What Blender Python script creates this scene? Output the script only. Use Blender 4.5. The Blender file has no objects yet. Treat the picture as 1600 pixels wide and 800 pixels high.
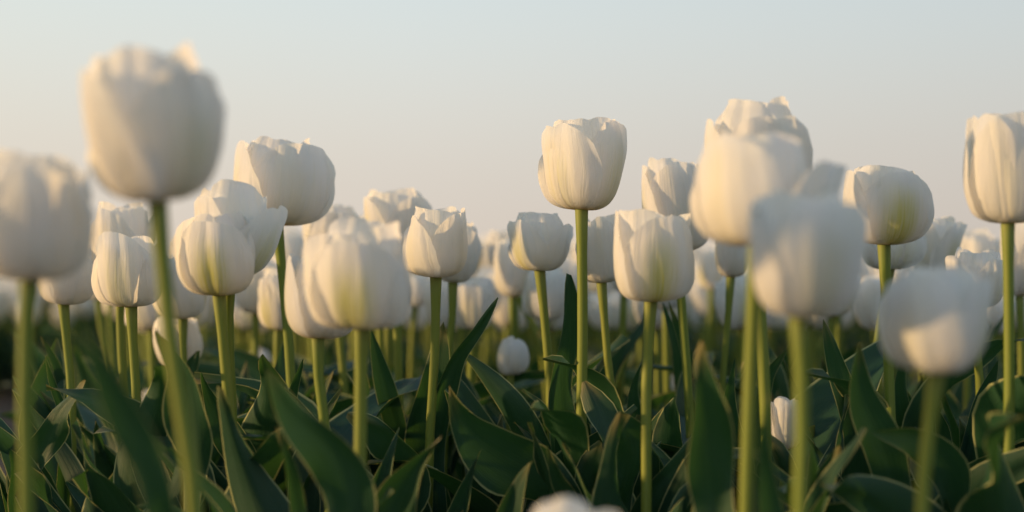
import bpy, math, random
import numpy as np
from mathutils import Vector, Matrix, Quaternion

random.seed(7)
RNG = np.random.default_rng(11)
sc = bpy.context.scene
COL = sc.collection

# ------------------------------------------------------------------ camera
CAM_Z = 0.46
FPX = 50.0 / 36.0 * 1600.0            # focal length in photo pixels
cam_d = bpy.data.cameras.new('camera')
cam_d.lens = 50.0
cam_d.sensor_width = 36.0
cam_d.clip_start = 0.02
cam_d.clip_end = 6000.0
cam_d.dof.use_dof = True
cam_d.dof.focus_distance = 1.04
cam_d.dof.aperture_fstop = 2.9
cam_d.dof.aperture_blades = 0
cam = bpy.data.objects.new('camera', cam_d)
COL.objects.link(cam)
cam.location = (0.0, 0.0, CAM_Z)
cam.rotation_euler = (math.radians(90), 0, 0)
sc.camera = cam

# ------------------------------------------------------------------ sky and sun
SUN_EL = math.radians(7.0)
SUN_AZ = math.radians(-95)           # measured from +Y towards +X: low on the left, a touch behind the camera
sun_dir = Vector((math.sin(SUN_AZ) * math.cos(SUN_EL), math.cos(SUN_AZ) * math.cos(SUN_EL), math.sin(SUN_EL)))
world = bpy.data.worlds.new("World")
sc.world = world
world.use_nodes = True
wn, wl = world.node_tree.nodes, world.node_tree.links
wn.clear()
w_out = wn.new('ShaderNodeOutputWorld')
w_bg = wn.new('ShaderNodeBackground')
w_bg.inputs['Strength'].default_value = 1.0
# a hazy evening sky: a smooth gradient by elevation, a little brighter and warmer towards the sun's side
w_tc = wn.new('ShaderNodeTexCoord')
w_sep = wn.new('ShaderNodeSeparateXYZ')
wl.new(w_tc.outputs['Generated'], w_sep.inputs[0])
w_asin = wn.new('ShaderNodeMath'); w_asin.operation = 'ARCSINE'
wl.new(w_sep.outputs['Z'], w_asin.inputs[0])
w_map = wn.new('ShaderNodeMapRange')
w_map.inputs['From Min'].default_value = 0.0
w_map.inputs['From Max'].default_value = math.pi / 2
wl.new(w_asin.outputs[0], w_map.inputs['Value'])
w_ramp = wn.new('ShaderNodeValToRGB')
cr = w_ramp.color_ramp
cr.interpolation = 'B_SPLINE'
def lin(c):
    return tuple(((v / 255.0) / 12.92 if v / 255.0 <= 0.04045 else ((v / 255.0 + 0.055) / 1.055) ** 2.4) for v in c) + (1.0,)
SKY = [(0.0, (213, 200, 186)), (0.022, (214, 203, 191)), (0.055, (217, 212, 202)), (0.09, (215, 219, 215)), (0.125, (211, 221, 222)),
       (0.25, (190, 208, 217)), (0.5, (152, 183, 212)), (1.0, (114, 153, 198))]
cr.elements[0].position, cr.elements[0].color = SKY[0][0], lin(SKY[0][1])
cr.elements[1].position, cr.elements[1].color = SKY[-1][0], lin(SKY[-1][1])
for p, c in SKY[1:-1]:
    e = cr.elements.new(p); e.color = lin(c)
wl.new(w_map.outputs[0], w_ramp.inputs['Fac'])
w_dot = wn.new('ShaderNodeVectorMath'); w_dot.operation = 'DOT_PRODUCT'
w_dot.inputs[1].default_value = sun_dir
wl.new(w_tc.outputs['Generated'], w_dot.inputs[0])
w_glow = wn.new('ShaderNodeMapRange')
w_glow.inputs['From Min'].default_value = -1.0
w_glow.inputs['From Max'].default_value = 1.0
w_glow.inputs['To Min'].default_value = 0.0
w_glow.inputs['To Max'].default_value = 1.0
wl.new(w_dot.outputs['Value'], w_glow.inputs['Value'])
w_tint = wn.new('ShaderNodeValToRGB')
wl.new(w_glow.outputs[0], w_tint.inputs['Fac'])
t = w_tint.color_ramp
t.elements[0].position, t.elements[0].color = 0.0, (0.63, 0.66, 0.70, 1)
t.elements[1].position, t.elements[1].color = 1.0, (1.0, 0.80, 0.56, 1)
e = t.elements.new(0.5); e.color = (0.925, 0.93, 0.93, 1)
e = t.elements.new(0.72); e.color = (1.01, 0.99, 0.94, 1)
w_mul = wn.new('ShaderNodeMix'); w_mul.data_type = 'RGBA'; w_mul.blend_type = 'MULTIPLY'
w_mul.inputs['Factor'].default_value = 1.0
wl.new(w_ramp.outputs['Color'], w_mul.inputs['A'])
wl.new(w_tint.outputs['Color'], w_mul.inputs['B'])
w_gain = wn.new('ShaderNodeMix'); w_gain.data_type = 'RGBA'; w_gain.blend_type = 'MULTIPLY'
w_gain.inputs['Factor'].default_value = 1.0
w_gain.inputs['B'].default_value = (1.12, 1.12, 1.12, 1)
wl.new(w_mul.outputs['Result'], w_gain.inputs['A'])
wl.new(w_gain.outputs['Result'], w_bg.inputs['Color'])
wl.new(w_bg.outputs[0], w_out.inputs['Surface'])

sun_d = bpy.data.lights.new('sun', 'SUN')
sun_d.energy = 5.0
sun_d.color = (1.0, 0.64, 0.29)
sun_d.angle = math.radians(1.5)
sun = bpy.data.objects.new('sun', sun_d)
COL.objects.link(sun)
sun.location = (-6, -1, 3)
sun.rotation_euler = sun_dir.to_track_quat('Z', 'Y').to_euler()

sc.view_settings.view_transform = 'Standard'
sc.view_settings.look = 'None'
sc.view_settings.exposure = 0.0
sc.view_settings.gamma = 1.0
sc.view_settings.use_curve_mapping = False
sc.cycles.max_bounces = 8
sc.cycles.diffuse_bounces = 4
sc.cycles.transmission_bounces = 6
sc.cycles.sample_clamp_indirect = 6.0
sc.cycles.use_denoising = True

# ------------------------------------------------------------------ materials
class NT:
    """small helper round one material's node tree"""
    def __init__(s, name):
        s.m = bpy.data.materials.new(name); s.m.use_nodes = True
        s.n, s.l = s.m.node_tree.nodes, s.m.node_tree.links
        s.n.clear()
        s.out = s.n.new('ShaderNodeOutputMaterial')
    def node(s, kind, **kw):
        nd = s.n.new(kind)
        for k, v in kw.items(): setattr(nd, k, v)
        return nd
    def put(s, inp, v):
        if isinstance(v, bpy.types.NodeSocket): s.l.new(v, inp)
        elif isinstance(v, tuple) and len(v) == 3 and inp.type == 'RGBA': inp.default_value = v + (1.0,)
        else: inp.default_value = v
    def math(s, op, a, b=0.0, c=0.0, clamp=False):
        nd = s.node('ShaderNodeMath', operation=op, use_clamp=clamp)
        s.put(nd.inputs[0], a); s.put(nd.inputs[1], b); s.put(nd.inputs[2], c)
        return nd.outputs[0]
    def mix(s, f, a, b, blend='MIX'):
        nd = s.node('ShaderNodeMix', data_type='RGBA', blend_type=blend)
        s.put(nd.inputs['Factor'], f); s.put(nd.inputs['A'], a); s.put(nd.inputs['B'], b)
        return nd.outputs['Result']
    def ss(s, v, a, b):
        nd = s.node('ShaderNodeMapRange', interpolation_type='SMOOTHSTEP')
        s.put(nd.inputs['Value'], v)
        nd.inputs['From Min'].default_value = a; nd.inputs['From Max'].default_value = b
        return nd.outputs[0]
    def noise(s, vec, scale, detail=3.0, rough=0.5, dist=0.0):
        nd = s.node('ShaderNodeTexNoise')
        s.put(nd.inputs['Vector'], vec)
        nd.inputs['Scale'].default_value = scale; nd.inputs['Detail'].default_value = detail
        nd.inputs['Roughness'].default_value = rough; nd.inputs['Distortion'].default_value = dist
        return nd.outputs[0]
    def bump(s, h, strength, dist):
        nd = s.node('ShaderNodeBump')
        s.put(nd.inputs['Height'], h)
        nd.inputs['Strength'].default_value = strength; nd.inputs['Distance'].default_value = dist
        return nd.outputs[0]
    def uv(s):
        u = s.node('ShaderNodeUVMap', uv_map='UVMap')
        sp = s.node('ShaderNodeSeparateXYZ'); s.l.new(u.outputs[0], sp.inputs[0])
        return u.outputs[0], sp.outputs[0], sp.outputs[1]
    def scaled(s, vec, sx, sy, sz=1.0, off=None):
        nd = s.node('ShaderNodeMapping')
        s.put(nd.inputs['Vector'], vec); nd.inputs['Scale'].default_value = (sx, sy, sz)
        if off is not None: s.put(nd.inputs['Location'], off)
        return nd.outputs[0]
    def rnd(s):
        oi = s.node('ShaderNodeObjectInfo')
        cx = s.node('ShaderNodeCombineXYZ')
        s.l.new(s.math('MULTIPLY', oi.outputs['Random'], 37.0), cx.inputs[0])
        s.l.new(s.math('MULTIPLY', oi.outputs['Random'], 91.0), cx.inputs[1])
        return oi.outputs['Random'], cx.outputs[0]
    def leafy(s, col, trans_col, trans, rough, spec, normal):
        p = s.node('ShaderNodeBsdfPrincipled')
        s.put(p.inputs['Base Color'], col)
        s.put(p.inputs['Roughness'], rough); s.put(p.inputs['Specular IOR Level'], spec)
        s.put(p.inputs['Normal'], normal)
        tr = s.node('ShaderNodeBsdfTranslucent')
        s.put(tr.inputs['Color'], trans_col); s.put(tr.inputs['Normal'], normal)
        mx = s.node('ShaderNodeMixShader')
        s.put(mx.inputs[0], trans)
        s.l.new(p.outputs[0], mx.inputs[1]); s.l.new(tr.outputs[0], mx.inputs[2])
        s.l.new(mx.outputs[0], s.out.inputs['Surface'])
        return s.m

def mat_petal(name, flame_amount):
    n = NT(name)
    uv, u, v = n.uv()
    r, off = n.rnd()
    fine = n.noise(n.scaled(uv, 46.0, 2.2, 1, off), 1.0, 3.0, 0.6)
    broad = n.noise(n.scaled(uv, 3.0, 1.6, 1, off), 1.0, 2.0)
    du = n.math('ABSOLUTE', n.math('SUBTRACT', u, 0.5))
    wob = n.math('MULTIPLY', n.math('SUBTRACT', broad, 0.5), 0.16)
    flame_u = n.math('SUBTRACT', 1.0, n.ss(n.math('ADD', du, wob), 0.03, 0.30))
    flame_v = n.math('MULTIPLY', n.ss(v, 0.02, 0.25), n.math('SUBTRACT', 1.0, n.ss(v, 0.55, 0.95)))
    tint = n.node('ShaderNodeSeparateColor')                # how green-flamed this petal is, set petal by petal on the object
    n.l.new(n.node('ShaderNodeObjectInfo').outputs['Color'], tint.inputs[0])
    amt = n.math('MULTIPLY', tint.outputs[0], flame_amount)
    flame = n.math('MULTIPLY', n.math('MULTIPLY', flame_u, flame_v), amt)
    streak = n.math('ADD', 0.6, n.math('MULTIPLY', n.ss(fine, 0.35, 0.65), 0.5))
    flame = n.math('MULTIPLY', flame, streak, clamp=True)
    base = n.mix(n.ss(broad, 0.35, 0.7), (0.90, 0.895, 0.91), (0.88, 0.875, 0.84))
    base = n.mix(n.math('MULTIPLY', n.ss(fine, 0.50, 0.75), 0.5), base, (0.82, 0.81, 0.73))
    col = n.mix(flame, base, (0.66, 0.66, 0.14))
    foot = n.math('SUBTRACT', 1.0, n.ss(n.math('ADD', v, n.math('MULTIPLY', n.math('SUBTRACT', fine, 0.5), 0.16)), 0.06, 0.30))
    col = n.mix(n.math('MULTIPLY', foot, 0.8), col, (0.74, 0.52, 0.15))
    tcol = n.mix(0.4, col, (0.97, 0.89, 0.74))
    hgt = n.math('ADD', n.math('MULTIPLY', fine, 0.5), broad)
    nm = n.bump(hgt, 0.8, 0.0018)
    return n.leafy(col, tcol, 0.53, 0.48, 0.35, nm)

def mat_leaf(name):
    n = NT(name)
    uv, u, v = n.uv()
    r, off = n.rnd()
    vein = n.noise(n.scaled(uv, 60.0, 1.2, 1, off), 1.0, 2.0, 0.6)
    blot = n.noise(n.scaled(uv, 2.4, 5.0, 1, off), 1.0, 4.0, 0.6)
    dust = n.noise(n.scaled(uv, 24.0, 90.0, 1, off), 1.0, 2.0, 0.7)
    col = n.mix(r, (0.010, 0.042, 0.026), (0.019, 0.060, 0.029))
    col = n.mix(n.ss(blot, 0.35, 0.75), col, (0.030, 0.072, 0.046))
    col = n.mix(n.math('MULTIPLY', n.ss(vein, 0.5, 0.72), 0.45), col, (0.040, 0.100, 0.042))
    col = n.mix(n.math('MULTIPLY', n.ss(dust, 0.62, 0.8), 0.22), col, (0.10, 0.13, 0.10))
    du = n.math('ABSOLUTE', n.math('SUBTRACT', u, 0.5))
    margin = n.ss(du, 0.462, 0.490)  # pale leaf margin, with a bright rim highlight painted into its colour
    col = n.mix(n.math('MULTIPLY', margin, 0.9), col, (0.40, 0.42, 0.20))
    old = n.math('MULTIPLY', n.ss(n.math('ADD', v, n.math('MULTIPLY', blot, 0.12)), 1.0, 1.09), n.ss(r, 0.3, 0.5))
    col = n.mix(n.math('MULTIPLY', old, 0.75), col, (0.34, 0.25, 0.09))
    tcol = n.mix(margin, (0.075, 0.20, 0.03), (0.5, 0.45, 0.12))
    hgt = n.math('ADD', vein, n.math('MULTIPLY', blot, 0.8))
    nm = n.bump(hgt, 0.45, 0.0012)
    return n.leafy(col, tcol, 0.20, n.math('ADD', 0.42, n.math('MULTIPLY', blot, 0.15)), 0.30, nm)

def mat_stem(name):
    n = NT(name)
    uv, u, v = n.uv()
    r, off = n.rnd()
    g = n.noise(n.scaled(uv, 9.0, 3.0, 1, off), 1.0, 4.0, 0.6)
    col = n.mix(r, (0.160, 0.220, 0.036), (0.215, 0.250, 0.042))
    col = n.mix(n.ss(g, 0.4, 0.75), col, (0.23, 0.26, 0.06))
    col = n.mix(n.math('MULTIPLY', n.ss(v, 0.95, 1.0), 0.4), col, (0.30, 0.36, 0.14))
    nm = n.bump(g, 0.3, 0.0008)
    return n.leafy(col, (0.28, 0.30, 0.04), 0.10, 0.5, 0.22, nm)

def mat_soil():
    n = NT('soil')
    tc = n.node('ShaderNodeTexCoord').outputs['Object']
    a = n.noise(tc, 9.0, 8.0, 0.65)
    b = n.noise(tc, 60.0, 6.0, 0.7)
    col = n.mix(n.ss(a, 0.35, 0.7), (0.060, 0.047, 0.038), (0.115, 0.098, 0.085))
    col = n.mix(n.math('MULTIPLY', b, 0.5), col, (0.04, 0.03, 0.025))
    p = n.node('ShaderNodeBsdfPrincipled')
    n.put(p.inputs['Base Color'], col); n.put(p.inputs['Roughness'], 0.95)
    n.put(p.inputs['Normal'], n.bump(n.math('ADD', a, b), 0.9, 0.03))
    n.l.new(p.outputs[0], n.out.inputs['Surface'])
    return n.m

M_OUT = mat_petal('outer_petal', 1.0)
M_IN = mat_petal('inner_petal', 0.5)
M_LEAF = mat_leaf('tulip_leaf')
M_STEM = mat_stem('tulip_stem')
M_SOIL = mat_soil()

# ------------------------------------------------------------------ mesh helpers
def grid_mesh(name, P, mats, UV=None, close_u=False):
    """P: (rows, cols, 3) -> a smooth quad sheet with UVs (u across the columns, v along the rows)"""
    R, C, _ = P.shape
    me = bpy.data.meshes.new(name)
    faces, uvs = [], []
    for i in range(R - 1):
        for j in range(C if close_u else C - 1):
            k = (j + 1) % C
            faces.append((i * C + j, i * C + k, (i + 1) * C + k, (i + 1) * C + j))
            u0, u1 = j / (C - (0 if close_u else 1)), (j + 1) / (C - (0 if close_u else 1))
            v0, v1 = i / (R - 1), (i + 1) / (R - 1)
            uvs += [u0, v0, u1, v0, u1, v1, u0, v1]
    me.from_pydata([tuple(p) for p in P.reshape(-1, 3)], [], faces)
    uvl = me.uv_layers.new(name='UVMap')
    uvl.data.foreach_set('uv', uvs)
    me.polygons.foreach_set('use_smooth', [True] * len(faces))
    for m in mats: me.materials.append(m)
    me.update()
    return me

def link(name, me, parent=None):
    o = bpy.data.objects.new(name, me)
    COL.objects.link(o)
    if parent is not None: o.parent = parent
    return o

def thing(name, label, cat, loc, group=None):
    o = bpy.data.objects.new(name, None)
    o.empty_display_size = 0.02
    COL.objects.link(o)
    o.location = loc
    o['label'] = label; o['category'] = cat
    if group: o['group'] = group
    return o

def at(px, py, d):
    """photo pixel (1600 x 800) at distance d -> world point"""
    return Vector(((px - 800.0) / FPX * d, d, CAM_Z + (400.0 - py) / FPX * d))

def sst(a, b, x):
    t = np.clip((x - a) / (b - a), 0, 1)
    return t * t * (3 - 2 * t)

def wave1(x, seed, freqs=(1.3, 2.7, 5.1), amps=(1, .6, .35)):
    rg = np.random.default_rng(seed)
    y = np.zeros_like(x)
    for f, a in zip(freqs, amps):
        y = y + a * np.sin(f * x * math.pi + rg.uniform(0, 2 * math.pi))
    return y

# ------------------------------------------------------------------ tulip petals
STYLES = {   # meridian of the cup: radius at heights, in units of the bloom's largest radius and its height
    'egg':  [(0.06, 0.00), (0.42, 0.012), (0.74, 0.09), (0.93, 0.25), (1.00, 0.46), (0.985, 0.70), (0.91, 0.89), (0.79, 1.00)],
    'cup':  [(0.06, 0.00), (0.42, 0.015), (0.70, 0.10), (0.88, 0.27), (0.97, 0.50), (1.00, 0.72), (0.95, 0.90), (0.86, 1.00)],
    'flare': [(0.06, 0.00), (0.38, 0.015), (0.60, 0.09), (0.77, 0.27), (0.87, 0.50), (0.95, 0.74), (1.00, 0.90), (1.01, 1.00)],
    'tall': [(0.06, 0.00), (0.46, 0.012), (0.78, 0.08), (0.94, 0.24), (0.99, 0.44), (0.98, 0.66), (0.95, 0.86), (0.89, 1.00)],
    'bud':  [(0.10, 0.00), (0.52, 0.015), (0.82, 0.10), (0.98, 0.28), (1.00, 0.48), (0.90, 0.70), (0.66, 0.90), (0.40, 1.00)],
}
def meridian(style, n=200):
    pts = np.array(STYLES[style], float)
    k = len(pts)
    t = np.linspace(0, k - 1, n)
    out = np.zeros((n, 2))
    for a in range(n):                       # Catmull-Rom through the points
        i = min(int(t[a]), k - 2); f = t[a] - i
        p0, p1, p2, p3 = pts[max(i - 1, 0)], pts[i], pts[i + 1], pts[min(i + 2, k - 1)]
        out[a] = 0.5 * (2 * p1 + (p2 - p0) * f + (2 * p0 - 5 * p1 + 4 * p2 - p3) * f * f + (3 * p1 - p0 - 3 * p2 + p3) * f ** 3)
    s = np.concatenate([[0], np.cumsum(np.hypot(np.diff(out[:, 0]), np.diff(out[:, 1])))])
    return out, s / s[-1]

def petal_points(style, inner, seed, nu=25, nv=26):
    rg = np.random.default_rng(seed)
    mer, ms = meridian(style)
    u = np.linspace(-1, 1, nu)[None, :]
    t = np.linspace(0, 1, nv)[:, None] ** 0.9
    tip_h = rg.uniform(0.89, 1.0) if not inner else rg.uniform(0.94, 1.05)
    drop = rg.uniform(0.14, 0.30)
    if inner: drop *= .62
    pw = rg.uniform(2.2, 3.2)
    skew = rg.uniform(-0.06, 0.06)
    top = tip_h * (1 - drop * np.abs(u) ** pw + skew * u) + 0.012 * wave1(u, seed + 5, (1.1, 2.0, 3.4), (1, .4, .1))
    notch = rg.choice([0, 0, 0, .03])
    top = top - notch * np.exp(-((u - rg.uniform(-.2, .2)) / 0.16) ** 2)
    v = np.clip(t * top, 0, 1.06)
    r = np.interp(v, ms, mer[:, 0]); z = np.interp(v, ms, mer[:, 1])
    z = z + np.clip(v - 1, 0, 1)
    scale = 0.86 if inner else 1.0
    r = r * scale
    half = np.interp(t, [0, .12, .35, .6, .85, 1], [0.16, 0.56, 1.02, 1.20, 1.18, 1.02]) * rg.uniform(0.95, 1.06)
    ang = np.clip(half / np.maximum(r, 0.12), 0, 1.32) * u
    rr = r
    # flatter across than a cylinder, one edge lying over its neighbour
    rr = rr * (1 + (0.055 if not inner else -0.03) * (ang ** 2) * sst(.1, .5, t))
    rr = rr + 0.075 * (u - .2) * sst(.05, .4, t)
    # midrib groove, lengthwise undulation, ruffled upper margin
    rr = rr - 0.042 * np.exp(-(u / 0.12) ** 2) * sst(.1, .45, t) * (1 - 0.4 * sst(.8, 1, t))
    rr = rr + 0.027 * wave1(u + 0.35 * t, seed + 9, (1.6, 3.1, 6.3), (1, .8, .55)) * sst(.12, .6, t)
    rr = rr + 0.045 * wave1(u * 1.0 + 0.6 * t, seed + 13, (1.0, 1.9, 3.1), (1, .45, .12)) * sst(.62, 1, t)
    curl = rg.choice([-0.10, -0.04, 0.02, 0.06]) if not inner else rg.choice([-0.16, -0.08, 0.0])
    rr = rr + curl * sst(.78, 1.0, t) * (1 - 0.35 * np.abs(u))
    rr = rr + rg.uniform(.0, .06) * sst(.93, 1.0, t)          # the very lip rolls outwards a little
    edge_curl = rg.uniform(0.0, 0.10) if not inner else rg.uniform(-.03, .03)
    rr = rr + edge_curl * np.abs(u) ** 4 * sst(.3, .7, t)
    z = z - 0.05 * max(curl, 0) * sst(.85, 1, t)
    x = rr * np.sin(ang); y = -rr * np.cos(ang)
    return np.stack([x, y, z + 0 * x], axis=-1)

PETALS = {}
def petal_mesh(style, inner, k):
    key = (style, inner, k)
    if key not in PETALS:
        PETALS[key] = grid_mesh('petal', petal_points(style, inner, hash_seed(key)), [M_IN if inner else M_OUT])
    return PETALS[key]
def hash_seed(key):
    s = 17
    for c in repr(key): s = (s * 131 + ord(c)) % 1000003
    return s

def bloom_matrix(base, axis, R, H, spin):
    q = Vector((0, 0, 1)).rotation_difference(axis)
    return Matrix.Translation(base) @ q.to_matrix().to_4x4() @ Matrix.Rotation(spin, 4, 'Z') @ Matrix.Diagonal((R, R, H, 1))

def add_bloom(root, base, axis, R, H, style, spin, seed, lean=None, flame=None):
    """six petals as parts of the tulip; base is local to the root"""
    rg = random.Random(seed)
    for layer in (1, 0):
        for k in range(3):
            me = petal_mesh(style, bool(layer), rg.randrange(9))
            o = link('petal', me, root)
            f = rg.choice([0.0, .1, .25, .6]) if flame is None else (flame if (k == 0 and not layer) else rg.choice([0, .1, .3]))
            o.color = (f, f, f, 1)
            a = spin + k * 2 * math.pi / 3 + (math.pi / 3 if layer else 0) + rg.uniform(-.12, .12)
            M = bloom_matrix(base, axis, R, H * rg.uniform(.97, 1.0), a)
            tilt = rg.uniform(-3.0, 3.5) if not layer else rg.uniform(-3, 1.5)
            if lean and layer == 0 and k == lean[0]: tilt = lean[1]
            # a petal hinges slightly about the bloom's base: outwards or inwards
            M = M @ Matrix.Diagonal((1 / R, 1 / R, 1 / H, 1)) @ Matrix.Rotation(math.radians(tilt), 4, 'X') @ Matrix.Diagonal((R, R, H, 1))
            o.matrix_local = M

# ------------------------------------------------------------------ stems and leaves
def bez(pts, n):
    """Catmull-Rom curve through control points"""
    P = np.array([tuple(p) for p in pts], float)
    k = len(P)
    d = np.concatenate([[0], np.cumsum(np.linalg.norm(np.diff(P, axis=0), axis=1))]); d /= d[-1]
    s = np.linspace(0, 1, n)
    out = np.zeros((n, 3))
    m = np.zeros_like(P)
    for i in range(k):
        a, b = max(i - 1, 0), min(i + 1, k - 1)
        m[i] = (P[b] - P[a]) / max(d[b] - d[a], 1e-9)
    for a in range(n):
        i = min(np.searchsorted(d, s[a], side='right') - 1, k - 2); i = max(i, 0)
        h = d[i + 1] - d[i]; f = (s[a] - d[i]) / h
        out[a] = ((2 * f**3 - 3 * f**2 + 1) * P[i] + (f**3 - 2 * f**2 + f) * h * m[i]
                  + (-2 * f**3 + 3 * f**2) * P[i + 1] + (f**3 - f**2) * h * m[i + 1])
    return out

def stem_mesh(pts, r0, r1, n=16, sides=10):
    c = bez(pts, n)
    T = np.gradient(c, axis=0); T /= np.linalg.norm(T, axis=1)[:, None]
    S = np.cross(T, np.array([0, 1, 0.02])); S /= np.linalg.norm(S, axis=1)[:, None]
    N = np.cross(S, T)
    s = np.linspace(0, 1, n)
    rad = r0 + (r1 - r0) * s + 0.0012 * sst(.93, 1, s)
    a = np.linspace(0, 2 * math.pi, sides, endpoint=False)
    P = c[:, None, :] + rad[:, None, None] * (np.cos(a)[None, :, None] * S[:, None, :] + np.sin(a)[None, :, None] * N[:, None, :])
    return grid_mesh('stem', P, [M_STEM], close_u=True)

def leaf_points(pts, W, seed, facing=(0, -1, 0), twist0=0.0, twist1=0.0, fold=0.25, wav=0.10, nw=11, nl=30, broad_top=False):
    """a blade along the curve pts (base first), W its full width; facing: the way its face looks at the middle"""
    rg = np.random.default_rng(seed)
    c = bez(pts, nl)
    T = np.gradient(c, axis=0); T /= np.linalg.norm(T, axis=1)[:, None]
    F = np.array(facing, float)
    S = np.cross(T, F); S /= np.maximum(np.linalg.norm(S, axis=1)[:, None], 1e-6)
    for i in range(1, nl):                         # keep the side vector from flipping where the blade turns over
        if np.dot(S[i], S[i - 1]) < 0: S[i] *= -1
    for _ in range(3):
        S[1:-1] = (S[:-2] + S[1:-1] * 2 + S[2:]) / 4
    S -= T * np.sum(S * T, axis=1)[:, None]; S /= np.linalg.norm(S, axis=1)[:, None]
    N = np.cross(S, T)
    s = np.linspace(0, 1, nl)
    tw = twist0 + (twist1 - twist0) * s + 0.12 * wave1(s, seed + 3, (1.1, 2.3), (1, .5))
    S2 = S * np.cos(tw)[:, None] + N * np.sin(tw)[:, None]
    N2 = -S * np.sin(tw)[:, None] + N * np.cos(tw)[:, None]
    w = np.interp(s, [0, .06, .2, .42, .6, .78, .9, .97, 1.0], [.42, .46, .72, .98, 1.0, .78, .46, .20, .02]) * W / 2
    if broad_top:
        w = np.interp(s, [0, .1, .3, .5, .68, .80, .89, .95, .982, 1.0], [.36, .42, .58, .84, 1.0, .97, .76, .46, .22, .02]) * W / 2
    x = np.linspace(-1, 1, nw)
    ax = np.abs(x)
    ph1, ph2 = rg.uniform(0, 2 * math.pi, 2)
    fr = rg.uniform(2.6, 3.8) if broad_top else rg.uniform(1.5, 2.6)
    side = np.where(x < 0, ph1, ph2)
    wave = np.sin(fr * 2 * math.pi * s[:, None] + side[None, :]) * (ax ** 2.2)[None, :] * (sst(.12, .35, s) * (1 - 0.6 * sst(.8, 1, s)))[:, None]
    wave2 = 0.35 * np.sin(fr * 4.1 * math.pi * s[:, None] + 2 * side[None, :] + 1) * (ax ** 3)[None, :] * sst(.2, .4, s)[:, None]
    up = fold * w[:, None] * (ax ** 1.5)[None, :] * (1.6 - 1.1 * s)[:, None] + W * wav * 1.25 * (wave + wave2)
    wid = w[:, None] * x[None, :] * (1 - 0.15 * fold)
    wid = wid * (1 + wav * 2.0 * np.sin(fr * 2 * math.pi * s[:, None] + side[None, :] + 1.4) * sst(.1, .3, s)[:, None])
    c = c + S * (W * .16 * np.sin(fr * 1.5 * math.pi * s + ph1 + 1) * sst(.15, .5, s))[:, None]     # the blade snakes a little
    P = c[:, None, :] + S2[:, None, :] * wid[..., None] + N2[:, None, :] * up[..., None]
    return P

LEAFLIB = []
def build_leaf_library():
    rg = random.Random(5)
    for k in range(26):
        H = 1.0
        out = rg.uniform(0.10, 0.42)              # how far the tip leans outwards
        droop = rg.choice([0, 0, 0, 0, 0.05, 0.12])
        sway = rg.uniform(-.10, .10)
        pts = [(0.05 * f + out * f ** 2.2 + droop * f ** 5, sway * f ** 2 + .03 * math.sin(f * 5 + k), f - droop * 1.2 * f ** 6) for f in (0, .2, .4, .6, .8, .92, 1.0)]
        P = leaf_points(pts, rg.uniform(.10, .145), 100 + k, facing=(-1, 0, 0.25), twist0=rg.uniform(-.3, .3), twist1=rg.uniform(-1.5, 1.5),
                        fold=rg.uniform(.2, .8), wav=rg.uniform(.08, .22), nw=11, nl=32)
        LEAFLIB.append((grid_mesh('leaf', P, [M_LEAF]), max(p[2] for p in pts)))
build_leaf_library()

def lib_leaf(root, base, angle, height, rg):
    me, top = LEAFLIB[rg.randrange(len(LEAFLIB))]
    o = link('leaf', me, root)
    o.location = base
    o.rotation_euler = (0, rg.uniform(-.06, .06), angle)
    k = height / top
    o.scale = (k * rg.uniform(.8, 1.15), k * rg.uniform(.9, 1.2), k)
    return o

# ------------------------------------------------------------------ the field: ground
def sheet(name, xs, ys, zf, mat):
    P = np.zeros((len(ys), len(xs), 3))
    for i, y in enumerate(ys):
        for j, x in enumerate(xs):
            P[i, j] = (x, y, zf(x, y))
    o = link(name, grid_mesh(name, P, [mat]))
    o['kind'] = 'structure'
    return o
def bumpy(x, y):
    k = 1.0 if abs(x) < 6 and -2 < y < 10 else 0.0
    return k * 0.010 * (math.sin(x * 23 + 1.3 * math.sin(y * 11)) + math.sin(y * 19 + 2 * math.sin(x * 7)) + .7 * math.sin(x * 41 + y * 37))
xs = [-3000, -400, -60, -15] + list(np.linspace(-6, 6, 160)) + [15, 60, 400, 3000]
ys = [-3000, -400, -60, -12] + list(np.linspace(-2, 10, 160)) + [25, 80, 500, 4000]
sheet('ground', xs, ys, bumpy, M_SOIL)

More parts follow.
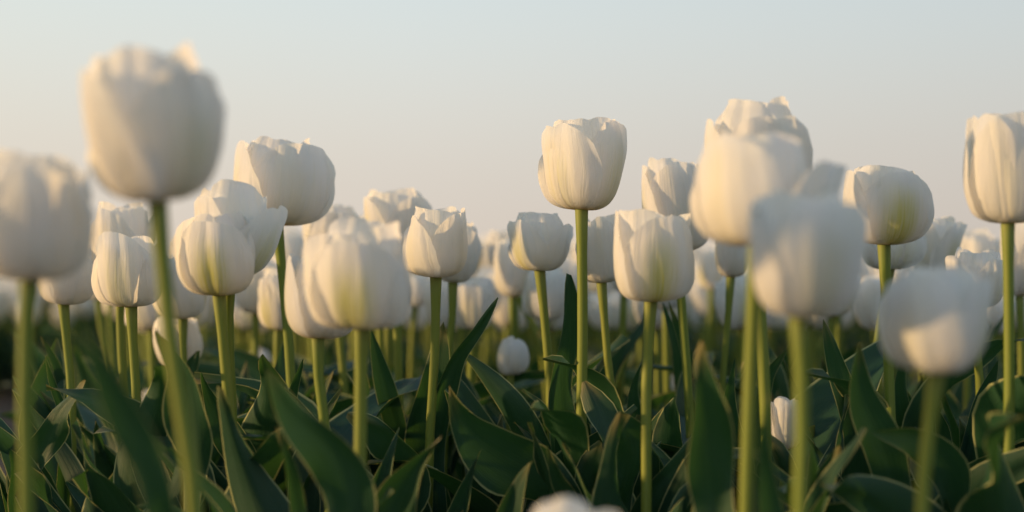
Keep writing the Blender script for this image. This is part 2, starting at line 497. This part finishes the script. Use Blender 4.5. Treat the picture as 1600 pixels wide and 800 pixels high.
# ------------------------------------------------------------------ hero tulips, read off the photograph
# (x, top, base, width, distance, stem foot pixel (x, y), style, tilt deg to the right, spin deg, label)
HEROES = [
 (48, 243, 438, 192, .68, (42, 760), 'cup', 1, 20, 'large blurred white tulip cut off by the left edge of the photo'),
 (240, 78, 314, 206, .66, (305, 800), 'cup', -3, 62, 'tallest blurred white tulip standing high against the sky on the left'),
 (436, 217, 352, 150, 1.13, (455, 600), 'egg', 3, 160, 'sharp wide white tulip rising into the sky right of the tallest blurred one'),
 (364, 289, 428, 128, .99, (362, 640), 'cup', 4, 75, 'white tulip with one petal leaning out, just behind the yellow-flamed one'),
 (341, 331, 461, 120, .97, (374, 800), 'egg', -1, 2, 'white tulip with a yellow-green flame in front of the one with a leaning petal'),
 (205, 360, 479, 104, 1.05, (214, 640), 'tall', 0, -18, 'rounded white tulip below the tallest blurred one, in front of a paler bloom'),
 (191, 318, 440, 98, 1.17, (193, 600), 'cup', 1, 95, 'pale white tulip peeping over the rounded one below the tallest bloom'),
 (104, 372, 475, 94, 1.12, (112, 620), 'cup', 6, 40, 'white tulip half hidden behind the large bloom at the left edge'),
 (284, 394, 497, 84, 1.2, (290, 640), 'egg', -2, 110, 'white tulip hidden behind the leaning stem of the tallest blurred bloom'),
 (276, 494, 572, 76, 1.22, (288, 720), 'cup', -4, 30, 'small low white tulip crossed by a leaning blurred stem'),
 (402, 398, 490, 78, 1.4, (400, 620), 'cup', 3, 15, 'white tulip low behind the stem of the sharp wide bloom'),
 (521, 315, 420, 90, 1.3, (540, 640), 'cup', 0, 130, 'white tulip showing its crown behind the large soft one at centre left'),
 (618, 293, 410, 100, 1.24, (625, 640), 'cup', 0, 45, 'white tulip showing only its ruffled rim above the large soft one'),
 (592, 328, 440, 96, 1.34, (600, 640), 'cup', -2, 80, 'white tulip between the ruffled rim and the large soft bloom before it'),
 (566, 347, 513, 156, .84, (562, 790), 'tall', 1, -10, 'large soft white tulip with cream flame, nearest at centre left'),
 (502, 392, 529, 112, .95, (512, 700), 'egg', 5, 150, 'white tulip tucked behind the left flank of the large soft one'),
 (682, 324, 433, 102, 1.075, (671, 700), 'tall', 1, 60, 'sharp white tulip with pinkish lit front standing right of the large soft one'),
 (711, 342, 441, 70, 1.2, (696, 600), 'cup', 4, 10, 'white tulip slipped behind the right side of the sharp pinkish one'),
 (733, 374, 433, 46, 1.5, (716, 560), 'flare', 8, 60, 'small blurred white tulip leaning right behind the sharp pinkish one'),
 (843, 335, 423, 97, 1.12, (860, 620), 'cup', 0, 64, 'white tulip with a warm lit left petal, left of the tall central one'),
 (790, 357, 424, 56, 1.5, (848, 560), 'egg', -8, 0, 'small yellow-green tinged tulip leaning left behind the warm lit one'),
 (853, 416, 500, 70, 1.32, (862, 640), 'egg', 2, 60, 'half hidden white tulip between the warm lit one and the tall central stem'),
 (911, 186, 328, 134, 1.04, (907, 760), 'cup', 2, 62, 'tall sharp white tulip standing alone against the sky at the centre'),
 (938, 337, 442, 72, 1.12, (963, 690), 'tall', -2, 100, 'white tulip squeezed between the tall central stem and a rounder bloom'),
 (1017, 326, 471, 120, .95, (1010, 790), 'tall', 0, 8, 'round white tulip with a yellow-green flame right of the tall central stem'),
 (1050, 251, 396, 106, 1.125, (1078, 660), 'tall', -6, 25, 'white tulip leaning left behind the pair of stacked blurred blooms'),
 (1182, 163, 330, 160, .94, (1196, 640), 'cup', 1, 18, 'wide white tulip with crinkled crown topping the stacked blurred blooms'),
 (1180, 208, 384, 186, .76, (1166, 800), 'egg', -1, 62, 'big soft white tulip with a petal sticking out right, in the blurred stack'),
 (1247, 300, 494, 178, .68, (1250, 800), 'cup', 0, 18, 'very blurred white tulip lowest and nearest of the blurred stack'),
 (1382, 262, 382, 130, 1.0, (1391, 650), 'egg', 1, 14, 'white tulip with strong yellow-green flame, right of the blurred stack'),
 (1390, 336, 421, 104, 1.16, (1360, 600), 'cup', 0, 140, 'warm lit white tulip mostly hidden behind the strongly flamed one'),
 (1457, 335, 446, 78, 1.22, (1450, 620), 'flare', 7, 52, 'bluish white tulip leaning right behind the strongly flamed one'),
 (1462, 416, 580, 158, .692, (1440, 800), 'egg', -2, 60, 'very blurred low white tulip near the right, below the others'),
 (1573, 168, 349, 126, .92, (1576, 800), 'tall', -1, 100, 'tall warm lit white tulip at the right edge of the photo'),
 (1526, 387, 480, 90, 1.08, (1532, 620), 'cup', 4, 35, 'white tulip with wavy rim close behind the low blurred one'),
 (1521, 359, 450, 78, 1.42, (1512, 560), 'cup', 0, 85, 'small pale tulip above the wavy rimmed one on the right'),
 (1594, 344, 462, 66, 1.3, (1596, 640), 'cup', 1, 20, 'white tulip half cut off behind the tall stem at the right edge'),
 (1143, 352, 433, 54, 1.2, (1129, 600), 'egg', 2, 15, 'warm striped white tulip showing below the blurred stack, beside a bare stem'),
 (1111, 388, 452, 40, 1.7, (1106, 560), 'egg', 0, 45, 'tiny warm lit tulip between the round flamed one and the blurred stack'),
 (799, 527, 585, 48, 1.24, (796, 690), 'bud', 2, 30, 'small rounded white tulip bud low among dark leaves at the centre'),
 (1226, 620, 702, 48, 1.0, (1219, 800), 'egg', 2, 12, 'lowest small white tulip bud among the leaves, right of a yellow lit stem'),
 (905, 793, 985, 190, .63, (905, 1090), 'cup', 0, 40, 'blurred white tulip rim rising at the bottom edge of the photo'),
 (797, 459, 518, 58, 1.9, (797, 600), 'cup', 0, 5, 'small blurred tulip right above the rounded low bud'),
 (757, 418, 478, 62, 1.9, (757, 580), 'egg', 0, 66, 'blurred bluish tulip left of the small warm one above the low bud'),
 (233, 468, 520, 46, 1.6, (232, 600), 'egg', 0, 27, 'small pale tulip low between two stems under the rounded one'),
 (649, 428, 479, 48, 1.6, (642, 600), 'egg', 0, 88, 'small tulip behind the stem of the sharp pinkish one'),
 (1161, 428, 474, 36, 1.5, (1160, 560), 'egg', 0, 10, 'tiny tulip just below the warm striped one'),
 (1300, 420, 492, 76, 1.36, (1296, 600), 'cup', 0, 52, 'pale tulip low behind the right side of the nearest of the stack'),
 (407, 545, 585, 34, 1.6, (405, 660), 'bud', 0, 70, 'tiny low white bud beside the stem of the sharp wide bloom'),
 (243, 606, 652, 40, 1.5, (240, 740), 'cup', 12, 20, 'low white bloom far down among leaves under the small crossed one'),
 (152, 425, 468, 46, 1.5, (166, 580), 'egg', -3, 60, 'small tulip just left of the rounded one, above a thin stem'),
 (1560, 462, 520, 50, 1.5, (1560, 600), 'cup', 3, 60, 'small tulip low between the wavy rimmed one and the right edge stem'),
 (457, 360, 430, 60, 1.75, (460, 560), 'cup', 0, 60, 'faint blurred tulip beside the sharp wide bloom\'s stem'),
 (1098, 410, 480, 50, 2.1, (1098, 600), 'cup', 0, 60, 'faint bluish tulip behind the thin stem right of the round flamed one'),
]
FLAMES = {4: 1.0, 5: .45, 14: .9, 20: .9, 22: .35, 24: 1.0, 29: 1.0, 27: .5, 28: .25, 32: .25, 1: .3, 16: .1}     # bloom number -> how strong its front petal's flame is
PLANTS = []        # (x, y, root) of every near plant, for giving the sketched leaves a home
def tulip_from_photo(i, h):
    cx, yt, yb, w, d, foot, style, tilt, spin, label = h
    base = at(cx - 0.0, yb, d)
    axis = Vector((math.sin(math.radians(tilt)), random.Random(i).uniform(-.09, .04), math.cos(math.radians(tilt)))).normalized()
    # bloom tilts about its centre: slide the base so that the middle stays put
    H = (yb - yt) / FPX * d
    base.x -= math.sin(math.radians(tilt)) * H / 2
    low = at(foot[0], foot[1], d)
    k = (low.z) / max(base.z - low.z, .02)
    ground = Vector((low.x + (low.x - base.x) * min(k * .45, .8), d + random.Random(i + 50).uniform(-.015, .02), 0.0))
    if low.z < 0.03: ground = Vector((low.x, d, 0)); low = at(foot[0], foot[1], d) * 0 + Vector((low.x, d, base.z * .5))
    root = thing('tulip', label, 'tulip', ground)
    rg = random.Random(200 + i)
    top = base + axis * 0.002
    pts = [Vector((0, 0, 0)), (low - ground), (low - ground) * .45 + (base - ground) * .55 + Vector((rg.uniform(-.002, .002), 0, 0)), top - ground]
    R = w / 2 / FPX * d * .96
    small = min(1.0, R / 0.03)
    r0 = .0041 * (0.55 + .45 * small)
    link('stem', stem_mesh(pts, r0, r0 * .92), root)
    lean = None
    if 'leaning out' in label: lean = (0, 10)
    if 'sticking out' in label: lean = (0, 20)
    add_bloom(root, base - ground, axis, R, H, style, math.radians(spin), 300 + i, lean, FLAMES.get(i))
    nl = 5 if d < 1.35 else 3
    a0 = rg.uniform(0, 6.28)
    for k in range(nl):
        hgt = rg.uniform(.24, .35) if k < 4 else rg.uniform(.18, .26)
        if d < 1.0: hgt = min(hgt, rg.uniform(.24, .31))
        if d < .9: hgt = rg.uniform(.17, .25)
        if d < .8: hgt = rg.uniform(.12, .19)
        lib_leaf(root, (0, 0, .012 + .02 * k), a0 + k * 2.2 + rg.uniform(-.4, .4), hgt, rg)
    if .9 < d < 1.3:
        for k in range(3):
            lib_leaf(root, (0, 0, .02), rg.uniform(0, 6.28), rg.uniform(.28, .36), rg)
    PLANTS.append((ground.x, ground.y, root))
    return root
for i, h in enumerate(HEROES):
    tulip_from_photo(i, h)

# ------------------------------------------------------------------ leaves one can pick out in the photograph
# (distance, full width in photo pixels, [(x, y) from tip downwards], twist at base, twist at tip, wave, fold)
LEAVES = [
 (1.0, 70, [(126, 588), (92, 640), (84, 690), (60, 770)], .3, 1.0, .10, .3),
 (1.06, 24, [(70, 556), (80, 600), (98, 660)], .2, .7, .05, .5),
 (1.15, 30, [(63, 524), (92, 570), (112, 640)], 0, .2, .04, .4),
 (.95, 76, [(104, 668), (140, 715), (185, 765), (215, 840)], .1, .6, .13, .3),
 (.62, 74, [(140, 505), (180, 630), (235, 770), (262, 860)], .1, .3, .05, .35),
 (.92, 74, [(246, 515), (296, 590), (304, 680), (296, 800)], .0, .5, .10, .35),
 (1.02, 60, [(322, 580), (350, 650), (375, 740), (380, 820)], .2, .1, .08, .3),
 (.95, 60, [(440, 690), (405, 745), (385, 830)], .2, .5, .08, .3),
 (.80, 92, [(428, 570), (462, 645), (512, 725), (545, 850)], .1, .25, .05, .3),
 (.84, 34, [(432, 670), (455, 730), (475, 820)], .2, .5, .08, .4),
 (1.1, 42, [(584, 512), (600, 580), (615, 660), (620, 720)], .3, .1, .03, .3),
 (1.09, 68, [(684, 502), (675, 570), (672, 640), (676, 730)], .0, .2, .05, .3),
 (1.05, 42, [(774, 463), (742, 512), (708, 560), (690, 640), (686, 720)], .3, .9, .07, .6),
 (.95, 108, [(706, 603), (742, 660), (800, 720), (880, 800), (900, 880)], .1, .1, .07, .35),
 (.87, 66, [(692, 684), (655, 740), (622, 800), (610, 880)], .2, .7, .15, .4),
 (1.0, 96, [(550, 640), (600, 690), (630, 745), (612, 830)], .1, .5, .07, .3),
 (1.08, 72, [(881, 430), (882, 500), (886, 600), (896, 700), (900, 780)], .1, .5, .08, .4),
 (1.0, 36, [(815, 610), (848, 640), (866, 690), (872, 760)], .3, .9, .08, .4),
 (1.2, 28, [(1038, 470), (1056, 540), (1062, 620)], .2, .4, .04, .3),
 (.92, 36, [(860, 694), (872, 740), (892, 800)], .3, 1.0, .10, .4),
 (.95, 82, [(966, 640), (980, 700), (968, 760), (960, 830)], .1, .6, .12, .4),
 (.95, 60, [(1104, 655), (1064, 715), (1024, 780), (1010, 860)], .3, .5, .06, .5),
 (.80, 88, [(1096, 535), (1112, 620), (1116, 700), (1108, 810)], .1, .5, .08, .5),
 (.86, 76, [(1098, 748), (1092, 790), (1090, 870)], .1, .3, .06, .4),
 (1.16, 26, [(1046, 470), (1066, 540), (1078, 620)], .2, .5, .05, .3),
 (.70, 54, [(1206, 618), (1198, 700), (1204, 830)], .2, .5, .06, .4),
 (1.0, 54, [(1288, 498), (1306, 590), (1334, 690), (1342, 790)], .1, .3, .03, .25),
 (.90, 76, [(1346, 534), (1356, 620), (1382, 710), (1392, 830)], .0, .2, .03, .3),
 (.88, 76, [(1362, 674), (1420, 695), (1475, 750), (1505, 840)], .2, .2, .07, .3),
 (1.05, 48, [(1460, 640), (1480, 690), (1488, 770)], .1, .2, .05, .3),
 (1.06, 38, [(1500, 652), (1506, 700), (1500, 780)], .1, .3, .05, .3),
 (1.05, 42, [(1556, 562), (1528, 630), (1512, 720), (1508, 800)], .2, .4, .04, .4),
 (1.0, 24, [(1566, 666), (1560, 720), (1562, 800)], .3, .8, .04, .4),
 (1.22, 32, [(1242, 486), (1232, 550), (1204, 620)], .2, .4, .05, .4),
 (1.15, 26, [(1296, 598), (1258, 625), (1225, 690)], .3, .4, .05, .3),
 (.92, 110, [(1535, 742), (1510, 770), (1490, 850)], .1, .2, .06, .3),
 (1.0, 36, [(1292, 724), (1266, 765), (1254, 830)], .3, .3, .05, .4),
 (1.0, 34, [(1318, 750), (1286, 785), (1270, 850)], .2, .4, .05, .4),
 (1.1, 34, [(1230, 540), (1195, 590), (1185, 660)], .2, .3, .05, .4),
 (1.1, 44, [(1010, 560), (990, 620), (985, 700)], .2, .5, .05, .4),
 (1.15, 40, [(770, 600), (800, 660), (820, 740)], .2, .4, .07, .4),
 (1.15, 36, [(520, 575), (500, 630), (505, 700)], .2, .6, .07, .4),
 (1.05, 44, [(470, 560), (455, 620), (450, 720)], .1, .4, .05, .3),
 (1.05, 48, [(1150, 560), (1145, 640), (1150, 740)], .1, .4, .05, .3),
 (1.1, 40, [(1420, 545), (1410, 620), (1420, 720)], .1, .4, .05, .3),
 (1.0, 62, [(20, 700), (35, 740), (50, 820)], .1, .6, .10, .3),
 (.95, 46, [(745, 700), (735, 740), (720, 820)], .3, .6, .08, .4),
 (.9, 54, [(830, 720), (815, 760), (800, 840)], .1, .4, .08, .4),
]
for k, (d, wpx, tips, t0, t1, wav, fold) in enumerate(LEAVES):
    pts = [at(x, y, d + .012 * j) for j, (x, y) in enumerate(tips)][::-1]
    foot = pts[0]
    best = min(PLANTS, key=lambda p: (p[0] - foot.x) ** 2 + 1.5 * (p[1] - foot.y) ** 2)
    g = best[2].location
    rg = random.Random(900 + k)
    pts = [Vector((g.x * .85 + foot.x * .15, g.y * .85 + foot.y * .15, .02))] + [Vector((g.x * .45 + foot.x * .55, g.y * .45 + foot.y * .55, foot.z * .55))] + pts
    P = leaf_points([p - g for p in pts], wpx / FPX * d * .92, 500 + k, facing=(rg.uniform(-.3, .3), -1, .12), twist0=t0 * .7 * rg.choice([-1, 1]),
                    twist1=t1 * .8 * rg.choice([-1, 1]), fold=fold, wav=wav * 1.7 + .03, nw=13, nl=60, broad_top=True)
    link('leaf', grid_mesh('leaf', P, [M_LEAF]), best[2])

# ------------------------------------------------------------------ the rest of the bed: plants further back, one by one
def in_path(x, y):
    """the bare headland on the left, between this bed and the next"""
    return x < -0.33 - 0.245 * (y - 1.15) and y < 4.3
def project(x, y, z):
    return 800 + x / y * FPX, 400 - (z - CAM_Z) / y * FPX

STEMLIB = {}
def far_stem(k):
    if k not in STEMLIB:
        rg = random.Random(k)
        a, b = rg.uniform(-.03, .03), rg.uniform(-.03, .03)
        STEMLIB[k] = (stem_mesh([(0, 0, 0), (a * .3, b * .3, .35), (a * .75, b * .75, .7), (a, b, 1)], 1, .88, 10, 6), a, b)
        me = STEMLIB[k][0]
    return STEMLIB[k]
rg = random.Random(42)
spots = []
def fits(x, y, gap):
    for (a, b) in spots:
        if (a - x) ** 2 + (b - y) ** 2 < gap * gap: return False
    for (a, b, _r) in PLANTS:
        if (a - x) ** 2 + (b - y) ** 2 < (gap * .9) ** 2: return False
    return True
tries = 0
while len(spots) < 242 and tries < 60000:
    tries += 1
    y = math.sqrt(rg.uniform(1.32 ** 2, 2.75 ** 2))
    x = rg.uniform(-.40, .40) * y
    if in_path(x, y) or not fits(x, y, .066): continue
    spots.append((x, y))
spots.sort(key=lambda p: p[1])

LANDMARKS = [(0, 'the big bloom at the left edge'), (1, 'the tallest blurred bloom'), (2, 'the sharp wide bloom'), (4, 'the yellow-flamed bloom'),
             (5, 'the rounded bloom'), (14, 'the large soft bloom'), (16, 'the sharp pinkish bloom'), (19, 'the warm lit bloom'),
             (22, 'the tall central stem'), (24, 'the round flamed bloom'), (28, 'the nearest stacked bloom'), (29, 'the strongly flamed bloom'),
             (32, 'the low blurred bloom'), (33, 'the right edge bloom'), (39, 'the rounded low bud')]
ORDINALS = ['first', 'second', 'third', 'fourth', 'fifth', 'sixth', 'seventh', 'eighth', 'ninth', 'tenth', 'eleventh', 'twelfth', 'thirteenth',
            'fourteenth', 'fifteenth', 'sixteenth', 'seventeenth', 'eighteenth', 'nineteenth', 'twentieth'] + ['%d-th' % n for n in range(21, 60)]
def far_place(x, y, z):
    px, py = project(x, y, z)
    size = 'soft white' if y < 1.9 else ('small blurred white' if y < 2.5 else 'tiny very blurred white')
    k, ref = min(LANDMARKS, key=lambda q: (HEROES[q[0]][0] - px) ** 2 + ((HEROES[q[0]][1] + HEROES[q[0]][2]) / 2 - py) ** 2)
    dx, dy = px - HEROES[k][0], py - (HEROES[k][1] + HEROES[k][2]) / 2
    side = ('left of' if dx < 0 else 'right of') if abs(dx) > abs(dy) else ('above' if dy < 0 else 'below')
    return size, side, ref, px
def far_labels(items):
    """items: (x, y, z) of each far bloom -> (label, group)"""
    fam = {}
    for n_, it in enumerate(items):
        size, side, ref, px = far_place(*it)
        fam.setdefault((size, side, ref), []).append((px, n_))
    out = [None] * len(items)
    for (size, side, ref), mem in fam.items():
        mem.sort()
        stemtxt = '%s tulip %s %s' % (size, side, ref)
        for a, (px, n_) in enumerate(mem):
            if len(mem) == 1: out[n_] = (stemtxt, 'white tulips further back in the bed')
            elif a == 0: out[n_] = (stemtxt + ', leftmost there', 'white tulips further back in the bed')
            elif a == len(mem) - 1: out[n_] = (stemtxt + ', rightmost there', 'white tulips further back in the bed')
            else: out[n_] = (stemtxt + ', ' + ORDINALS[a] + ' from left there', 'white tulips further back in the bed')
    return out
BLOOMLIB = {}
def bloom_mesh(k):
    """a far bloom too small to show its petals apart: its six petals in one mesh"""
    if k not in BLOOMLIB:
        r = random.Random(k)
        style = r.choice(['egg', 'cup', 'cup', 'flare', 'egg'])
        V, F, UVs, MI = [], [], [], []
        for layer in (1, 0):
            for j in range(3):
                P = petal_points(style, bool(layer), 7000 + k * 7 + j + 3 * layer, 7, 8)
                a = j * 2 * math.pi / 3 + (math.pi / 3 if layer else 0)
                ca, sa = math.cos(a), math.sin(a)
                X = P[..., 0] * ca - P[..., 1] * sa; Y = P[..., 0] * sa + P[..., 1] * ca
                o = len(V)
                V += [tuple(p) for p in np.stack([X, Y, P[..., 2]], -1).reshape(-1, 3)]
                for i in range(7):
                    for c in range(6):
                        F.append((o + i * 7 + c, o + i * 7 + c + 1, o + (i + 1) * 7 + c + 1, o + (i + 1) * 7 + c))
                        for (cu, cv) in ((c, i), (c + 1, i), (c + 1, i + 1), (c, i + 1)): UVs += [cu / 6, cv / 7]
                        MI.append(0 if layer == 0 else 1)
        me = bpy.data.meshes.new('bloom')
        me.from_pydata(V, [], F)
        me.uv_layers.new(name='UVMap').data.foreach_set('uv', UVs)
        me.materials.append(M_OUT); me.materials.append(M_IN)
        me.polygons.foreach_set('material_index', MI)
        me.polygons.foreach_set('use_smooth', [True] * len(F))
        BLOOMLIB[k] = me
    return BLOOMLIB[k]

sizes = []
for i, (x, y) in enumerate(spots):
    r = random.Random(3000 + i)
    H = r.uniform(.044, .060); R = r.uniform(.0165, .0235)
    ztop = min(r.gauss(.438, .036), CAM_Z + 32 / FPX * y)
    ztop = max(ztop, CAM_Z - 112 / FPX * y + H)
    if r.random() < .03: ztop = r.uniform(.30, .38)
    sizes.append((r, H, R, ztop - H))
labels = far_labels([(x, y, sizes[i][3] + .02) for i, (x, y) in enumerate(spots)])
for i, (x, y) in enumerate(spots):
    r, H, R, zb = sizes[i]
    root = thing('tulip', labels[i][0], 'tulip', (x, y, 0), labels[i][1])
    me, a, b = far_stem(r.randrange(24))
    s = link('stem', me, root)
    s.scale = (.0040, .0040, zb)
    # stem meshes are one unit wide and tall, so their bend scales with the radius: tilt the whole stem instead
    tx, ty = r.uniform(-.05, .05), r.uniform(-.05, .05)
    s.rotation_euler = (-ty, tx, 0)
    base = Vector((math.sin(tx) * zb, math.sin(ty) * zb, zb * math.cos(tx) * math.cos(ty) - .001))
    axis = Vector((tx * 1.5, ty * 1.5 - .03, 1)).normalized()
    if y < 2.3:
        add_bloom(root, base, axis, R, H, r.choice(['egg', 'cup', 'cup', 'egg', 'flare']), r.uniform(0, 6.28), 4000 + i)
    else:
        o = link('bloom', bloom_mesh(r.randrange(10)), root)
        f = r.choice([.1, .3, .7]); o.color = (f, f, f, 1)
        o.matrix_local = bloom_matrix(base, axis, R, H, r.uniform(0, 6.28))
    a0 = r.uniform(0, 6.28)
    for k in range(3):
        lib_leaf(root, (0, 0, .01 + .02 * k), a0 + k * 2.1 + r.uniform(-.4, .4), r.uniform(.20, .32), r)

# ------------------------------------------------------------------ the field beyond (and beside the frame) as one mass
def petal_lowres(seed):
    r = random.Random(seed)
    style = r.choice(['egg', 'cup', 'flare'])
    V, F, UV = [], [], []
    for layer in (1, 0):
        for j in range(3):
            P = petal_points(style, bool(layer), 9000 + seed * 11 + j + 3 * layer, 4, 5)
            a = j * 2 * math.pi / 3 + (math.pi / 3 if layer else 0)
            ca, sa = math.cos(a), math.sin(a)
            X = P[..., 0] * ca - P[..., 1] * sa; Y = P[..., 0] * sa + P[..., 1] * ca
            o = len(V)
            V += [tuple(p) for p in np.stack([X, Y, P[..., 2]], -1).reshape(-1, 3)]
            for i in range(4):
                for c in range(3):
                    F.append((o + i * 4 + c, o + i * 4 + c + 1, o + (i + 1) * 4 + c + 1, o + (i + 1) * 4 + c))
                    UV += [((cu / 3), (cv / 4)) for cu, cv in ((c, i), (c + 1, i), (c + 1, i + 1), (c, i + 1))]
    return np.array(V), np.array(F), np.array(UV)
def blades_lowres(seed):
    r = random.Random(seed)
    V, F, UV = [], [], []
    def strip(P):
        o = len(V); n, m = P.shape[0], P.shape[1]
        V.extend([tuple(p) for p in P.reshape(-1, 3)])
        for i in range(n - 1):
            for c in range(m - 1):
                F.append((o + i * m + c, o + i * m + c + 1, o + (i + 1) * m + c + 1, o + (i + 1) * m + c))
                UV.extend([(cu / (m - 1), cv / (n - 1)) for cu, cv in ((c, i), (c + 1, i), (c + 1, i + 1), (c, i + 1))])
    for k in range(3):
        a = k * 2.1 + r.uniform(-.4, .4); h = r.uniform(.20, .31); out = r.uniform(.15, .45)
        pts = [(0, 0, 0), (.02, 0, h * .4), (out * h * .6, 0, h * .8), (out * h, 0, h)]
        P = leaf_points(pts, r.uniform(.035, .055), seed * 5 + k, facing=(-1, 0, .2), twist1=r.uniform(-.8, .8), nw=3, nl=6)
        ca, sa = math.cos(a), math.sin(a)
        Q = P.copy(); Q[..., 0] = P[..., 0] * ca - P[..., 1] * sa; Q[..., 1] = P[..., 0] * sa + P[..., 1] * ca
        strip(Q)
    return np.array(V), np.array(F), np.array(UV)
def stem_lowres():
    a = np.linspace(0, 2 * math.pi, 5)
    P = np.stack([np.stack([np.cos(a) * .0042, np.sin(a) * .0042, np.full(5, z)], -1) for z in (0, 1)], 0)
    V = P.reshape(-1, 3); F, UV = [], []
    for c in range(4):
        F.append((c, c + 1, 5 + c + 1, 5 + c)); UV += [(c / 4, 0), ((c + 1) / 4, 0), ((c + 1) / 4, 1), (c / 4, 1)]
    return V, np.array(F), np.array(UV)
LOWB = [petal_lowres(k) for k in range(10)]
LOWL = [blades_lowres(k) for k in range(10)]
LOWS = stem_lowres()

def build_field(name, pts, label=None):
    Vs, Fs, Us, Ms = [], [], [], []
    off = 0
    g = np.random.default_rng(77)
    for (x, y) in pts:
        H = g.uniform(.046, .062); R = g.uniform(.020, .028)
        dist = math.hypot(x, y)
        ztop = g.normal(.445, .026)
        if x < -.22 * y and 4.2 < y < 14:                 # the bed across the headland is a shorter crop
            ztop = g.normal(.335 + .01 * (y - 4.2), .022)
        if y > .3 and abs(x / max(y, .01)) < .5: ztop = min(ztop, CAM_Z + 26 / FPX * y)
        ztop = min(ztop, .52)
        zb = ztop - H
        a = g.uniform(0, 2 * math.pi); ca, sa = math.cos(a), math.sin(a)
        tx, ty = g.uniform(-.06, .06, 2)
        for (V, F, U), kind, m in ((LOWB[g.integers(10)], 'b', 0), (LOWS, 's', 1), (LOWL[g.integers(10)], 'l', 2)):
            W = V.copy()
            if kind == 'b':
                W = W * np.array([R, R, H]); W[:, 2] += zb
            elif kind == 's':
                W[:, 2] = W[:, 2] * zb
            X = W[:, 0] * ca - W[:, 1] * sa; Y = W[:, 0] * sa + W[:, 1] * ca
            W = np.stack([X + x + tx * W[:, 2], Y + y + ty * W[:, 2], W[:, 2]], -1)
            Vs.append(W); Fs.append(F + off); Us.append(U); Ms.append(np.full(len(F), m))
            off += len(W)
    V = np.concatenate(Vs); F = np.concatenate(Fs); U = np.concatenate(Us); Mi = np.concatenate(Ms)
    me = bpy.data.meshes.new(name)
    me.vertices.add(len(V)); me.vertices.foreach_set('co', V.ravel())
    me.loops.add(F.size); me.loops.foreach_set('vertex_index', F.ravel().astype(np.int32))
    me.polygons.add(len(F))
    me.polygons.foreach_set('loop_start', np.arange(0, F.size, 4, dtype=np.int32))
    me.polygons.foreach_set('loop_total', np.full(len(F), 4, dtype=np.int32))
    me.update(calc_edges=True)
    me.uv_layers.new(name='UVMap').data.foreach_set('uv', U.ravel())
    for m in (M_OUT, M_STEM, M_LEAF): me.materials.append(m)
    me.polygons.foreach_set('material_index', Mi.astype(np.int32))
    me.polygons.foreach_set('use_smooth', np.ones(len(F), dtype=bool))
    me.validate()
    o = link(name, me)
    o.color = (.35, .35, .35, 1)
    o['kind'] = 'stuff'
    if label: o['label'] = label
    return o
g = np.random.default_rng(3)
mass = []
def scatter(y0, y1, k, density, cond=lambda x, y: True):
    area = k * (y1 * y1 - y0 * y0)
    n = int(area * density)
    yy = np.sqrt(g.uniform(y0 * y0, y1 * y1, n)); xx = g.uniform(-k, k, n) * yy
    for x, y in zip(xx, yy):
        if not in_path(x, y) and cond(x, y): mass.append((x, y))
scatter(1.95, 2.75, .40, 34)
scatter(2.75, 8.0, .42, 100)
scatter(8.0, 20.0, .42, 22)
scatter(20.0, 55.0, .42, 4)
# beside the frame: the same bed goes on to both sides
for _ in range(900):
    x, y = g.uniform(-2.4, 2.4), g.uniform(.55, 3.0)
    if abs(x) < .42 * y + .02 or in_path(x, y): continue
    if x < 0 and y < 3.0: continue
    mass.append((x, y))
build_field('tulip_field', mass, 'blurred mass of white tulips filling the field to the horizon')
